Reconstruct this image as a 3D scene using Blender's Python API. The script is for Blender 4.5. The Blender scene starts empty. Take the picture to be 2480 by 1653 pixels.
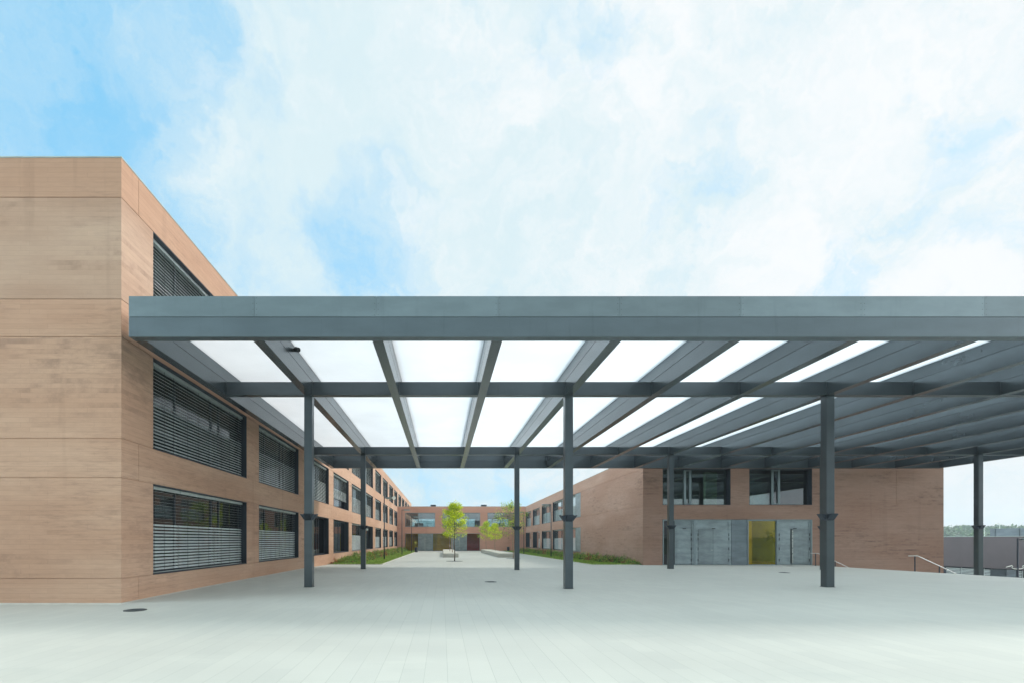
import bpy, math, random
from mathutils import Vector, Matrix
from mathutils import noise as mnoise
random.seed(7)
R = math.radians
S = bpy.context.scene
COL = S.collection

# ------------------------------------------------------------------ camera
CAM_H = 1.6
cd = bpy.data.cameras.new('camera'); cam = bpy.data.objects.new('camera', cd); COL.objects.link(cam)
cam.location = (0, 0, CAM_H); cam.rotation_euler = (R(90), 0, 0)
cd.lens = 17.0; cd.sensor_width = 36.0; cd.sensor_fit = 'HORIZONTAL'
cd.shift_x = 0.0681; cd.shift_y = 0.194
cd.clip_start = 0.05; cd.clip_end = 6000
S.camera = cam

# ------------------------------------------------------------------ render / exposure
S.view_settings.view_transform = 'Standard'; S.view_settings.look = 'None'
S.view_settings.exposure = 0.5; S.view_settings.gamma = 1.0
S.render.engine = 'CYCLES'
c = S.cycles
c.use_denoising = True
c.max_bounces = 10; c.diffuse_bounces = 4; c.glossy_bounces = 4; c.transmission_bounces = 6
c.transparent_max_bounces = 12; c.volume_bounces = 0
c.sample_clamp_indirect = 6.0
c.caustics_reflective = False; c.caustics_refractive = False

# ------------------------------------------------------------------ sun + world
SUN_EL, SUN_AZ = R(44), R(66)          # azimuth from +Y towards +X
sd = bpy.data.lights.new('sun', 'SUN'); so = bpy.data.objects.new('sun', sd); COL.objects.link(so)
sd.energy = 1.3; sd.angle = R(11); sd.color = (1.0, 0.93, 0.84)
sdir = Vector((math.sin(SUN_AZ)*math.cos(SUN_EL), math.cos(SUN_AZ)*math.cos(SUN_EL), math.sin(SUN_EL)))
so.rotation_euler = sdir.to_track_quat('Z', 'Y').to_euler()
so.location = (20, 10, 40)

W = bpy.data.worlds.new("World"); S.world = W; W.use_nodes = True

class NT:
    """tiny helper round a node tree"""
    def __init__(s, tree): s.t = tree; s.n = tree.nodes; s.l = tree.links
    def new(s, typ, **kw):
        n = s.n.new(typ)
        for k, v in kw.items(): setattr(n, k, v)
        return n
    def put(s, sock, v):
        if v is None: return
        if isinstance(v, bpy.types.NodeSocket): s.l.new(v, sock)
        else:
            if hasattr(sock, 'default_value'):
                try: sock.default_value = v
                except Exception:
                    sock.default_value = (*v, 1.0)
    def math(s, op, a, b=None, c=None, clamp=False):
        n = s.new('ShaderNodeMath', operation=op); n.use_clamp = clamp
        s.put(n.inputs[0], a)
        if b is not None: s.put(n.inputs[1], b)
        if c is not None: s.put(n.inputs[2], c)
        return n.outputs[0]
    def vmath(s, op, a, b=None):
        n = s.new('ShaderNodeVectorMath', operation=op)
        s.put(n.inputs[0], a)
        if b is not None: s.put(n.inputs[1], b)
        return n.outputs['Value'] if op in ('DOT_PRODUCT', 'LENGTH') else n.outputs[0]
    def noise(s, vec, scale, detail=4, rough=0.55, dist=0.0):
        n = s.new('ShaderNodeTexNoise'); s.put(n.inputs['Vector'], vec)
        n.inputs['Scale'].default_value = scale; n.inputs['Detail'].default_value = detail
        n.inputs['Roughness'].default_value = rough; n.inputs['Distortion'].default_value = dist
        return n.outputs['Fac']
    def mix(s, fac, a, b, mode='MIX'):
        n = s.new('ShaderNodeMix', data_type='RGBA', blend_type=mode)
        s.put(n.inputs[0], fac)
        for sock, v in ((n.inputs[6], a), (n.inputs[7], b)):
            if isinstance(v, bpy.types.NodeSocket): s.l.new(v, sock)
            else: sock.default_value = (*v[:3], 1.0)
        return n.outputs[2]
    def smooth(s, v, lo, hi, a=0.0, b=1.0):
        n = s.new('ShaderNodeMapRange', interpolation_type='SMOOTHSTEP')
        s.put(n.inputs[0], v)
        n.inputs[1].default_value = lo; n.inputs[2].default_value = hi
        n.inputs[3].default_value = a; n.inputs[4].default_value = b
        return n.outputs[0]
    def comb(s, x, y, z):
        n = s.new('ShaderNodeCombineXYZ'); s.put(n.inputs[0], x); s.put(n.inputs[1], y); s.put(n.inputs[2], z)
        return n.outputs[0]
    def sep(s, v):
        n = s.new('ShaderNodeSeparateXYZ'); s.put(n.inputs[0], v); return n.outputs

def world():
    T = NT(W.node_tree)
    for n in list(T.n): T.n.remove(n)
    out = T.new('ShaderNodeOutputWorld'); bg = T.new('ShaderNodeBackground')
    T.l.new(bg.outputs[0], out.inputs[0]); bg.inputs[1].default_value = 0.10
    sky = T.new('ShaderNodeTexSky', sky_type='NISHITA'); sky.sun_disc = False
    sky.sun_elevation = SUN_EL; sky.sun_rotation = SUN_AZ; sky.altitude = 300
    sky.air_density = 1.0; sky.dust_density = 0.6; sky.ozone_density = 1.2
    d = T.vmath('NORMALIZE', T.new('ShaderNodeTexCoord').outputs['Generated'])
    x, y, z = T.sep(d)
    zz = T.math('ADD', T.math('MAXIMUM', z, 0.0), 0.35)
    p = T.comb(T.math('DIVIDE', x, zz), T.math('DIVIDE', y, zz), T.math('MULTIPLY', z, 0.6))
    n1 = T.noise(p, 1.7, 9, 0.60, 0.35)          # cloud body
    n2 = T.noise(p, 5.5, 7, 0.62, 0.25)          # wisps
    n3 = T.noise(p, 0.8, 3, 0.5, 0.2)
    wn = T.new('ShaderNodeTexNoise'); T.put(wn.inputs['Vector'], d); wn.inputs['Scale'].default_value = 4.5
    wn.inputs['Detail'].default_value = 8; wn.inputs['Roughness'].default_value = 0.62
    dw = T.vmath('SUBTRACT', wn.outputs['Color'], (0.5, 0.5, 0.5)); dws = T.new('ShaderNodeVectorMath', operation='SCALE')
    T.put(dws.inputs[0], dw); dws.inputs['Scale'].default_value = 0.42
    dd = T.vmath('NORMALIZE', T.vmath('ADD', d, dws.outputs[0]))
    def blob(sx, sy, r0, r1):
        v = Vector(((sx-1071)/1171, 1.0, (1307.5-sy)/1171)).normalized()
        return T.smooth(T.vmath('DOT_PRODUCT', dd, v), math.cos(R(r1)), math.cos(R(r0)))
    n4 = T.noise(dd, 7.0, 11, 0.62, 0.0)           # small puffs
    cover = T.math('ADD', 0.96, T.math('MULTIPLY', T.math('SUBTRACT', n1, 0.5), 0.8))
    cover = T.math('ADD', cover, T.math('MULTIPLY', T.math('SUBTRACT', n4, 0.5), 1.15))
    cover = T.math('ADD', cover, T.math('MULTIPLY', T.math('SUBTRACT', T.noise(dd, 20.0, 9, 0.66, 0.0), 0.5), 0.45))
    for sx, sy, r0, r1, k in ((-120, 260, 2, 27, 0.43), (20, 340, 1, 8, 0.22), (170, 30, 1, 12, 0.22), (560, 10, 1, 10, 0.25), (480, 600, 1, 9, 0.22),
                              (930, 590, 0.5, 8, 0.44), (760, 670, 1.0, 7, 0.24),
                              (1130, 1190, 4, 16, 0.34), (1640, 450, 0.5, 4, 0.08),
                              (2290, 300, 0.5, 4, 0.15), (1450, 60, 1, 7, 0.30), (1180, 80, 1, 6, 0.25), (1980, 700, .5, 4, .3), (2400, 620, .5, 3, .12)):
        cover = T.math('SUBTRACT', cover, T.math('MULTIPLY', blob(sx, sy, r0, r1), k))
    cover = T.smooth(cover, -0.05, 0.95)
    clear = T.mix(1.0, sky.outputs[0], (1.5, 2.1, 2.6), 'MULTIPLY')
    clear = T.mix(0.85, clear, (1.75, 4.55, 6.5))
    # whiter towards the veiled sun on the right
    wf = T.math('ADD', T.math('MULTIPLY', x, 0.80), T.math('MULTIPLY', T.math('SUBTRACT', n4, 0.5), 1.7))
    wf = T.math('ADD', wf, T.math('MULTIPLY', T.math('SUBTRACT', n1, 0.5), 1.2))
    n5 = T.noise(dd, 22.0, 9, 0.66, 0.0)
    wf = T.math('ADD', wf, T.math('MULTIPLY', T.math('SUBTRACT', n5, 0.5), 0.9))
    wf = T.smooth(wf, -0.15, 0.8)
    cloud = T.mix(wf, (5.15, 6.2, 6.55), (6.85, 7.0, 7.1))
    # brightness added to unseen low sky at both sides to light walls; dimmed behind
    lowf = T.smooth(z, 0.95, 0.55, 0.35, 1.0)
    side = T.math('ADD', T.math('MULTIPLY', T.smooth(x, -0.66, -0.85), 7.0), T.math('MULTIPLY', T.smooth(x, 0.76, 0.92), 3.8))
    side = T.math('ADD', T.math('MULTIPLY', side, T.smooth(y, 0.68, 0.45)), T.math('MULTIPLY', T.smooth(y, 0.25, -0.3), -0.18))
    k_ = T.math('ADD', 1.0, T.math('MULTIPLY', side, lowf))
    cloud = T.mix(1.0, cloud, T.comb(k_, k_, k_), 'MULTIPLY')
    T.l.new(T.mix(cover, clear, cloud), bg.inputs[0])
world()

# ------------------------------------------------------------------ mesh helpers
class MB:
    def __init__(s): s.v = []; s.f = []; s.m = []
    def add(s, vs, fs, mi=0):
        o = len(s.v); s.v.extend([tuple(p) for p in vs])
        for f in fs: s.f.append([o+i for i in f]); s.m.append(mi)
    def box(s, x0, x1, y0, y1, z0, z1, mi=0):
        s.add([(x0,y0,z0),(x1,y0,z0),(x1,y1,z0),(x0,y1,z0),(x0,y0,z1),(x1,y0,z1),(x1,y1,z1),(x0,y1,z1)],
              [(0,3,2,1),(4,5,6,7),(0,1,5,4),(1,2,6,5),(2,3,7,6),(3,0,4,7)], mi)
    def quad(s, a, b, c, d, mi=0): s.add([a,b,c,d], [(0,1,2,3)], mi)
    def tube(s, pts, rad, n=8, mi=0, cap=True):
        pts = [Vector(p) for p in pts]
        if not isinstance(rad, (list, tuple)): rad = [rad]*len(pts)
        rings = []
        for i, p in enumerate(pts):
            t = (pts[min(i+1, len(pts)-1)] - pts[max(i-1, 0)]).normalized()
            a = t.orthogonal().normalized() if abs(t.z) > 0.95 else t.cross(Vector((0,0,1))).normalized()
            if abs(t.z) > 0.95: a = (Vector((1,0,0)) - t*t.x).normalized()
            b = t.cross(a)
            rings.append([p + (a*math.cos(2*math.pi*k/n) + b*math.sin(2*math.pi*k/n))*rad[i] for k in range(n)])
        vs = [q for r in rings for q in r]; fs = []
        for i in range(len(rings)-1):
            for k in range(n):
                fs.append((i*n+k, i*n+(k+1)%n, (i+1)*n+(k+1)%n, (i+1)*n+k))
        if cap: fs.append(tuple(range(n-1,-1,-1))); fs.append(tuple((len(rings)-1)*n+k for k in range(n)))
        s.add(vs, fs, mi)
    def disc(s, cx, cy, z, r, n=28, mi=0, h=0.0):
        vs = [(cx+r*math.cos(2*math.pi*k/n), cy+r*math.sin(2*math.pi*k/n), z) for k in range(n)]
        fs = [tuple(range(n))]
        if h:
            vs += [(p[0], p[1], z-h) for p in vs]
            fs += [(k, k+n, (k+1)%n+n, (k+1)%n) for k in range(n)]
        s.add(vs, fs, mi)

class Frame:
    """wall-local frame: s along the wall, d into the wall, z up"""
    def __init__(s, o, u, n): s.o = Vector(o); s.u = Vector(u).normalized(); s.n = Vector(n).normalized()
    def P(s, a, d, z): return s.o + s.u*a - s.n*d + Vector((0,0,z))
    def box(s, mb, a0, a1, d0, d1, z0, z1, mi=0):
        mb.add([s.P(a0,d0,z0),s.P(a1,d0,z0),s.P(a1,d1,z0),s.P(a0,d1,z0),s.P(a0,d0,z1),s.P(a1,d0,z1),s.P(a1,d1,z1),s.P(a0,d1,z1)],
               [(0,3,2,1),(4,5,6,7),(0,1,5,4),(1,2,6,5),(2,3,7,6),(3,0,4,7)], mi)

def rootloc(o):
    v = Vector((0,0,0))
    while o is not None: v += o.location; o = o.parent
    return v

def obj(name, mb, mat, parent=None, label=None, cat=None, group=None, kind=None, loc=None, bevel=0, smooth=False):
    base = rootloc(parent) if parent is not None else Vector(loc or (0,0,0))
    me = bpy.data.meshes.new(name)
    me.from_pydata([(p[0]-base.x, p[1]-base.y, p[2]-base.z) for p in mb.v], [], mb.f)
    mats = mat if isinstance(mat, (list, tuple)) else [mat]
    for m in mats: me.materials.append(m)
    if len(mats) > 1:
        for i, p in enumerate(me.polygons): p.material_index = mb.m[i]
    if smooth:
        for p in me.polygons: p.use_smooth = True
    me.update()
    o = bpy.data.objects.new(name, me); COL.objects.link(o)
    if parent is not None: o.parent = parent
    elif loc: o.location = loc
    tag(o, label, cat, group, kind)
    if bevel:
        b = o.modifiers.new('bevel', 'BEVEL'); b.width = bevel; b.segments = 2; b.limit_method = 'ANGLE'
    return o
def tag(o, label=None, cat=None, group=None, kind=None):
    if label: o['label'] = label
    if cat: o['category'] = cat
    if group: o['group'] = group
    if kind: o['kind'] = kind
def thing(name, loc, label, cat, group=None):
    o = bpy.data.objects.new(name, None); COL.objects.link(o); o.location = loc
    o.empty_display_size = 0.3
    tag(o, label, cat, group); return o

# ------------------------------------------------------------------ materials
def newmat(name):
    m = bpy.data.materials.new(name); m.use_nodes = True
    T = NT(m.node_tree); b = T.n['Principled BSDF']; return m, T, b
def plain(name, col, rough=0.5, metal=0.0, var=0.12, vscale=3.0, bump=0.0, spec=0.5):
    m, T, b = newmat(name)
    co = T.new('ShaderNodeTexCoord').outputs['Object']
    n = T.noise(co, vscale, 5, 0.6)
    f = T.smooth(n, 0.3, 0.7, 1-var, 1+var)
    v = T.mix(1.0, col, T.comb(f, f, f), 'MULTIPLY')
    T.l.new(v, b.inputs['Base Color'])
    T.put(b.inputs['Roughness'], T.smooth(n, 0.3, 0.7, max(rough-0.06, 0.02), min(rough+0.06, 1)))
    b.inputs['Metallic'].default_value = metal
    b.inputs['Specular IOR Level'].default_value = spec
    if bump:
        bp = T.new('ShaderNodeBump'); bp.inputs['Strength'].default_value = bump; bp.inputs['Distance'].default_value = 0.01
        T.l.new(T.noise(co, vscale*14, 4, 0.6), bp.inputs['Height']); T.l.new(bp.outputs[0], b.inputs['Normal'])
    return m

def concrete(name, ca, cb, stain, stain_amt=0.7, patch=0.5, row=0.125, bands=(), grey=None):
    """board-marked coloured concrete"""
    m, T, b = newmat(name)
    co = T.new('ShaderNodeTexCoord').outputs['Object']
    x, y, z = T.sep(co)
    u = T.math('ADD', x, y)
    # boards
    bt = T.new('ShaderNodeTexBrick'); bt.offset = 0.37; bt.offset_frequency = 3; bt.squash = 0.8; bt.squash_frequency = 2
    T.put(bt.inputs['Vector'], T.comb(u, z, 0.0))
    bt.inputs['Scale'].default_value = 1.0; bt.inputs['Brick Width'].default_value = 2.35
    bt.inputs['Row Height'].default_value = row; bt.inputs['Mortar Size'].default_value = 0.0035
    bt.inputs['Mortar Smooth'].default_value = 0.4
    bt.inputs['Color1'].default_value = (*ca, 1); bt.inputs['Color2'].default_value = (*cb, 1)
    dk = tuple(0.72*v for v in stain); bt.inputs['Mortar'].default_value = (*dk, 1)
    mid = tuple((a+c_)/2 for a, c_ in zip(ca, cb))
    col = T.mix(0.34, mid, bt.outputs['Color'])
    # fine board grain
    g = T.noise(T.comb(T.math('MULTIPLY', u, 2.6), T.math('MULTIPLY', z, 34.0), 0.0), 1.0, 6, 0.68)
    gf = T.smooth(g, 0.25, 0.75, 0.95, 1.045)
    col = T.mix(1.0, col, T.comb(gf, gf, gf), 'MULTIPLY')
    # horizontal rubbed stains
    st = T.noise(T.comb(T.math('MULTIPLY', u, 1.5), T.math('MULTIPLY', z, 11.0), 3.1), 1.0, 9, 0.74, 0.0)
    area = T.noise(T.comb(T.math('MULTIPLY', u, 0.25), T.math('MULTIPLY', z, 0.55), 9.7), 1.0, 2, 0.5)
    sf = T.math('MULTIPLY', T.smooth(st, 0.44, 0.74), T.smooth(area, 0.40, 0.58, 0.12, 1.0))
    col = T.mix(T.math('MULTIPLY', sf, stain_amt*0.55), col, stain)
    # the spandrel bands were poured separately: cleaner and warmer than the fields between them
    fieldm = None
    for b0, b1 in bands:
        k1 = T.math('MULTIPLY', T.math('GREATER_THAN', z, b0), T.math('LESS_THAN', z, b1))
        fieldm = k1 if fieldm is None else T.math('ADD', fieldm, k1)
    fieldm = T.math('SUBTRACT', 1.0, fieldm, clamp=True)
    if grey:
        col = T.mix(T.math('MULTIPLY', T.math('GREATER_THAN', z, 7.76), T.math('MULTIPLY', fieldm, 0.32)), col, grey)
    stm = T.math('MULTIPLY_ADD', fieldm, 0.85, 0.15)
    # board-by-board smudges with crisp board edges
    rowi = T.math('FLOOR', T.math('DIVIDE', z, row))
    sm = T.noise(T.comb(T.math('MULTIPLY', u, 0.95), T.math('ADD', T.math('MULTIPLY', rowi, 7.31), T.math('MULTIPLY', z, 0.8)), 1.7), 1.0, 7, 0.70)
    sm2 = T.noise(T.comb(T.math('MULTIPLY', u, 0.22), T.math('MULTIPLY', z, 0.42), 30.0), 1.0, 3, 0.55)
    bf = T.math('MULTIPLY', T.smooth(sm, 0.45, 0.72), T.smooth(sm2, 0.42, 0.60, 0.15, 1.0))
    col = T.mix(T.math('MULTIPLY', T.math('MULTIPLY', bf, stm), stain_amt*0.72), col, stain)
    lt = T.smooth(sm, 0.26, 0.46, 1.07, 1.0)
    col = T.mix(1.0, col, T.comb(lt, lt, lt), 'MULTIPLY')
    # large tonal patches (pour to pour)
    pn = T.noise(T.comb(T.math('MULTIPLY', u, 0.16), T.math('MULTIPLY', z, 0.5), 21.0), 1.0, 2, 0.5)
    pf = T.smooth(pn, 0.3, 0.7, 1-0.13*patch, 1+0.13*patch)
    col = T.mix(1.0, col, T.comb(pf, T.math('POWER', pf, 1.5), T.math('POWER', pf, 1.8)), 'MULTIPLY')
    # faint upright stripes left by the formwork panels
    vs_ = T.noise(T.comb(T.math('MULTIPLY', u, 1.9), T.math('MULTIPLY', z, 0.12), 4.0), 1.0, 3, 0.5)
    vf = T.smooth(vs_, 0.62, 0.70, 1.0, 0.93)
    col = T.mix(1.0, col, T.comb(vf, vf, vf), 'MULTIPLY')
    T.l.new(col, b.inputs['Base Color'])
    b.inputs['Roughness'].default_value = 0.82; b.inputs['Specular IOR Level'].default_value = 0.25
    h = T.math('ADD', T.math('MULTIPLY', bt.outputs['Fac'], -0.7), T.math('MULTIPLY', g, 0.45))
    bp = T.new('ShaderNodeBump'); bp.inputs['Strength'].default_value = 0.35; bp.inputs['Distance'].default_value = 0.006
    T.l.new(h, bp.inputs['Height']); T.l.new(bp.outputs[0], b.inputs['Normal'])
    return m

def glass(name, tint=(0.55, 0.62, 0.60), refl=1.0, rough=0.0):
    m, T, b = newmat(name); T.n.remove(b)
    out = T.n['Material Output']
    tr = T.new('ShaderNodeBsdfTransparent'); tr.inputs[0].default_value = (*tint, 1)
    gl = T.new('ShaderNodeBsdfGlossy'); gl.inputs['Roughness'].default_value = rough
    gl.inputs[0].default_value = (0.93, 0.97, 1.0, 1)
    fr = T.new('ShaderNodeFresnel'); fr.inputs['IOR'].default_value = 1.75
    co = T.new('ShaderNodeTexCoord').outputs['Object']
    bp = T.new('ShaderNodeBump'); bp.inputs['Strength'].default_value = 0.04; bp.inputs['Distance'].default_value = 0.01
    T.l.new(T.noise(co, 0.9, 2, 0.5), bp.inputs['Height']); T.l.new(bp.outputs[0], gl.inputs['Normal'])
    mx = T.new('ShaderNodeMixShader')
    T.put(mx.inputs[0], T.math('MULTIPLY', fr.outputs[0], refl, clamp=True))
    T.l.new(tr.outputs[0], mx.inputs[1]); T.l.new(gl.outputs[0], mx.inputs[2])
    T.l.new(mx.outputs[0], out.inputs[0])
    return m

def metal_sheet(name, col, rough=0.38, metal=0.55, streak=0.10, mottle=True):
    m, T, b = newmat(name)
    co = T.new('ShaderNodeTexCoord').outputs['Object']
    x, y, z = T.sep(co)
    n = T.noise(T.comb(T.math('MULTIPLY', x, 0.7), T.math('MULTIPLY', y, 0.7), T.math('MULTIPLY', z, 2.0)), 1.3, 5, 0.6)
    f = T.smooth(n, 0.3, 0.7, 1-streak, 1+streak)
    rnd = T.new('ShaderNodeObjectInfo').outputs['Random']          # sheets differ a little from one another
    drip = T.noise(T.comb(T.math('MULTIPLY', x, 5.0), T.math('MULTIPLY', y, 5.0), T.math('MULTIPLY', z, 0.5)), 1.0, 4, 0.6)
    f = T.math('MULTIPLY', T.math('MULTIPLY', f, T.smooth(rnd, 0.0, 1.0, 0.90, 1.10)), T.smooth(drip, 0.55, 0.8, 1.0, 0.88))
    T.l.new(T.mix(1.0, col, T.comb(f, f, f), 'MULTIPLY'), b.inputs['Base Color'])
    b.inputs['Roughness'].default_value = rough
    if mottle: T.put(b.inputs['Roughness'], T.smooth(T.noise(co, 2.0, 4, 0.6), 0.3, 0.7, rough-0.05, rough+0.07))
    b.inputs['Metallic'].default_value = metal
    return m

M = {}
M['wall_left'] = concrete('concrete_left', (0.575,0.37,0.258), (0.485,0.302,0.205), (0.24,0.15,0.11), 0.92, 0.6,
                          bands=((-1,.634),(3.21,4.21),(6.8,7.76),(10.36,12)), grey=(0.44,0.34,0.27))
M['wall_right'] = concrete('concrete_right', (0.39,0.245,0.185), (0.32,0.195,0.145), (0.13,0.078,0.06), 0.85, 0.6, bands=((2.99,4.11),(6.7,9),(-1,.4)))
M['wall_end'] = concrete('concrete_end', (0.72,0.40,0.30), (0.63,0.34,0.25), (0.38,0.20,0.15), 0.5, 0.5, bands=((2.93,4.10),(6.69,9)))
M['wall_far'] = plain('render_purple', (0.112,0.092,0.097), 0.8, 0, 0.10, 0.6)
M['groove'] = plain('joint_grey', (0.20,0.17,0.15), 0.8, 0, 0.1, 4)
M['coping'] = plain('coping_metal', (0.42,0.50,0.48), 0.4, 0.4, 0.06, 2)
M['steel'] = metal_sheet('grey_painted_steel', (0.082,0.101,0.112), 0.32, 0.60, 0.06, False)
M['steel_lit'] = metal_sheet('grey_painted_steel_lit', (0.100,0.124,0.137), 0.24, 0.70, 0.07, False)  # same paint as the columns, lighter to stand in for reflected roof light
M['fascia'] = metal_sheet('fascia_sheet', (0.20,0.262,0.285), 0.36, 0.6, 0.08)
M['fascia_low'] = metal_sheet('edge_beam_sheet', (0.135,0.178,0.200), 0.36, 0.6, 0.06)
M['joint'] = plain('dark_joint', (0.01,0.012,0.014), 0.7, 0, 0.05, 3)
M['frame_dark'] = plain('dark_window_steel', (0.030,0.040,0.055), 0.45, 0.3, 0.10, 2)
M['frame_light'] = plain('light_window_steel', (0.26,0.32,0.34), 0.4, 0.4, 0.08, 2)
M['slat'] = plain('aluminium_slat', (0.56,0.63,0.62), 0.42, 0.2, 0.10, 1.2)
M['cable'] = plain('guide_cable', (0.02,0.025,0.025), 0.6, 0, 0.1, 2)
M['glass'] = glass('window_glass', (0.42,0.50,0.48), 1.0)
M['glass_clear'] = glass('clear_glass', (0.80,0.88,0.88), 2.6)
M['glass_dark'] = glass('reflective_glass', (0.55,0.66,0.62), 2.4)
M['glass_yellow'] = glass('yellow_glass', (0.97,0.84,0.03), 0.65)
M['glass_purple'] = glass('purple_glass', (0.10,0.03,0.12), 0.7)
M['glass_red'] = glass('red_glass', (0.85,0.13,0.14), 0.6)
M['zinc'] = metal_sheet('galvanised_door', (0.27,0.325,0.345), 0.40, 0.5, 0.20)
M['zinc_dark'] = metal_sheet('galvanised_panel', (0.17,0.21,0.235), 0.42, 0.5, 0.16)
M['black'] = plain('black_plastic', (0.012,0.014,0.016), 0.4, 0, 0.1, 3)
M['inox'] = plain('brushed_steel', (0.62,0.64,0.62), 0.3, 0.8, 0.05, 4)
M['inner'] = plain('interior_paint', (0.28,0.30,0.27), 0.8, 0, 0.1, 0.6)
M['inner_pale'] = plain('pale_interior', (0.66,0.66,0.58), 0.8, 0, 0.08, 0.6)
M['inner_dark'] = plain('interior_floor', (0.10,0.10,0.09), 0.6, 0, 0.15, 0.6)
M['green_panel'] = plain('green_lacquer', (0.42,0.62,0.34), 0.5, 0, 0.05, 0.6)
M['bench'] = plain('bench_concrete', (0.50,0.51,0.47), 0.75, 0, 0.10, 1.5, 0.2)
M['kerb'] = plain('kerb_concrete', (0.60,0.60,0.52), 0.8, 0, 0.08, 2)
M['iron'] = plain('cast_iron', (0.07,0.085,0.09), 0.6, 0.3, 0.2, 20, 0.5)
M['white'] = plain('white_enamel', (0.75,0.78,0.72), 0.4, 0, 0.05, 2)
M['bark'] = plain('bark', (0.11,0.075,0.05), 0.9, 0, 0.25, 12, 0.5)
M['bark_pale'] = plain('pale_bark', (0.40,0.27,0.19), 0.9, 0, 0.2, 12, 0.5)
M['earth'] = plain('earth', (0.20,0.22,0.09), 0.95, 0, 0.25, 5, 0.4)

def leafmat(name, col, trans=0.45):
    m, T, b = newmat(name)
    out = T.n['Material Output']
    oi = T.new('ShaderNodeNewGeometry').outputs['Random Per Island']
    f = T.smooth(oi, 0.0, 1.0, 0.55, 1.4)
    colr = T.mix(1.0, col, T.comb(f, T.math('POWER', f, 0.8), f), 'MULTIPLY')
    T.l.new(colr, b.inputs['Base Color']); b.inputs['Roughness'].default_value = 0.55
    tl = T.new('ShaderNodeBsdfTranslucent'); T.l.new(colr, tl.inputs[0])
    mx = T.new('ShaderNodeMixShader'); mx.inputs[0].default_value = trans
    T.l.new(b.outputs[0], mx.inputs[1]); T.l.new(tl.outputs[0], mx.inputs[2]); T.l.new(mx.outputs[0], out.inputs[0])
    return m
M['leaf_lime'] = leafmat('lime_leaf', (0.74,0.84,0.06), 0.55)
M['leaf_green'] = leafmat('green_leaf', (0.30,0.48,0.06), 0.45)
M['leaf_dark'] = leafmat('dark_leaf', (0.045,0.10,0.03), 0.3)
M['leaf_shrub'] = leafmat('shrub_leaf', (0.20,0.38,0.06), 0.35)
M['leaf_shrub2'] = leafmat('light_shrub_leaf', (0.38,0.42,0.09), 0.4)
M['leaf_red'] = leafmat('reddish_leaf', (0.45,0.17,0.08), 0.35)
M['grass'] = leafmat('grass_blade', (0.30,0.46,0.08), 0.3)
M['wood_a'] = leafmat('forest_leaf', (0.055,0.115,0.045), 0.2)
M['wood_b'] = leafmat('forest_leaf_light', (0.10,0.165,0.05), 0.2)

def roofpanel():
    m, T, b = newmat('frosted_roof_glass'); T.n.remove(b)
    out = T.n['Material Output']
    co = T.new('ShaderNodeTexCoord').outputs['Object']
    f = T.smooth(T.noise(co, 0.5, 5, 0.55), 0.3, 0.7, 0.93, 1.0)
    tl = T.new('ShaderNodeBsdfTranslucent'); T.l.new(T.mix(1.0, (0.85,0.87,0.89), T.comb(f,f,f), 'MULTIPLY'), tl.inputs[0])
    tr = T.new('ShaderNodeBsdfTransparent'); tr.inputs[0].default_value = (0.96,0.98,0.99,1)
    mx = T.new('ShaderNodeMixShader'); mx.inputs[0].default_value = 0.15
    T.l.new(tl.outputs[0], mx.inputs[1]); T.l.new(tr.outputs[0], mx.inputs[2]); T.l.new(mx.outputs[0], out.inputs[0])
    return m
M['roof_glass'] = roofpanel()

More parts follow.
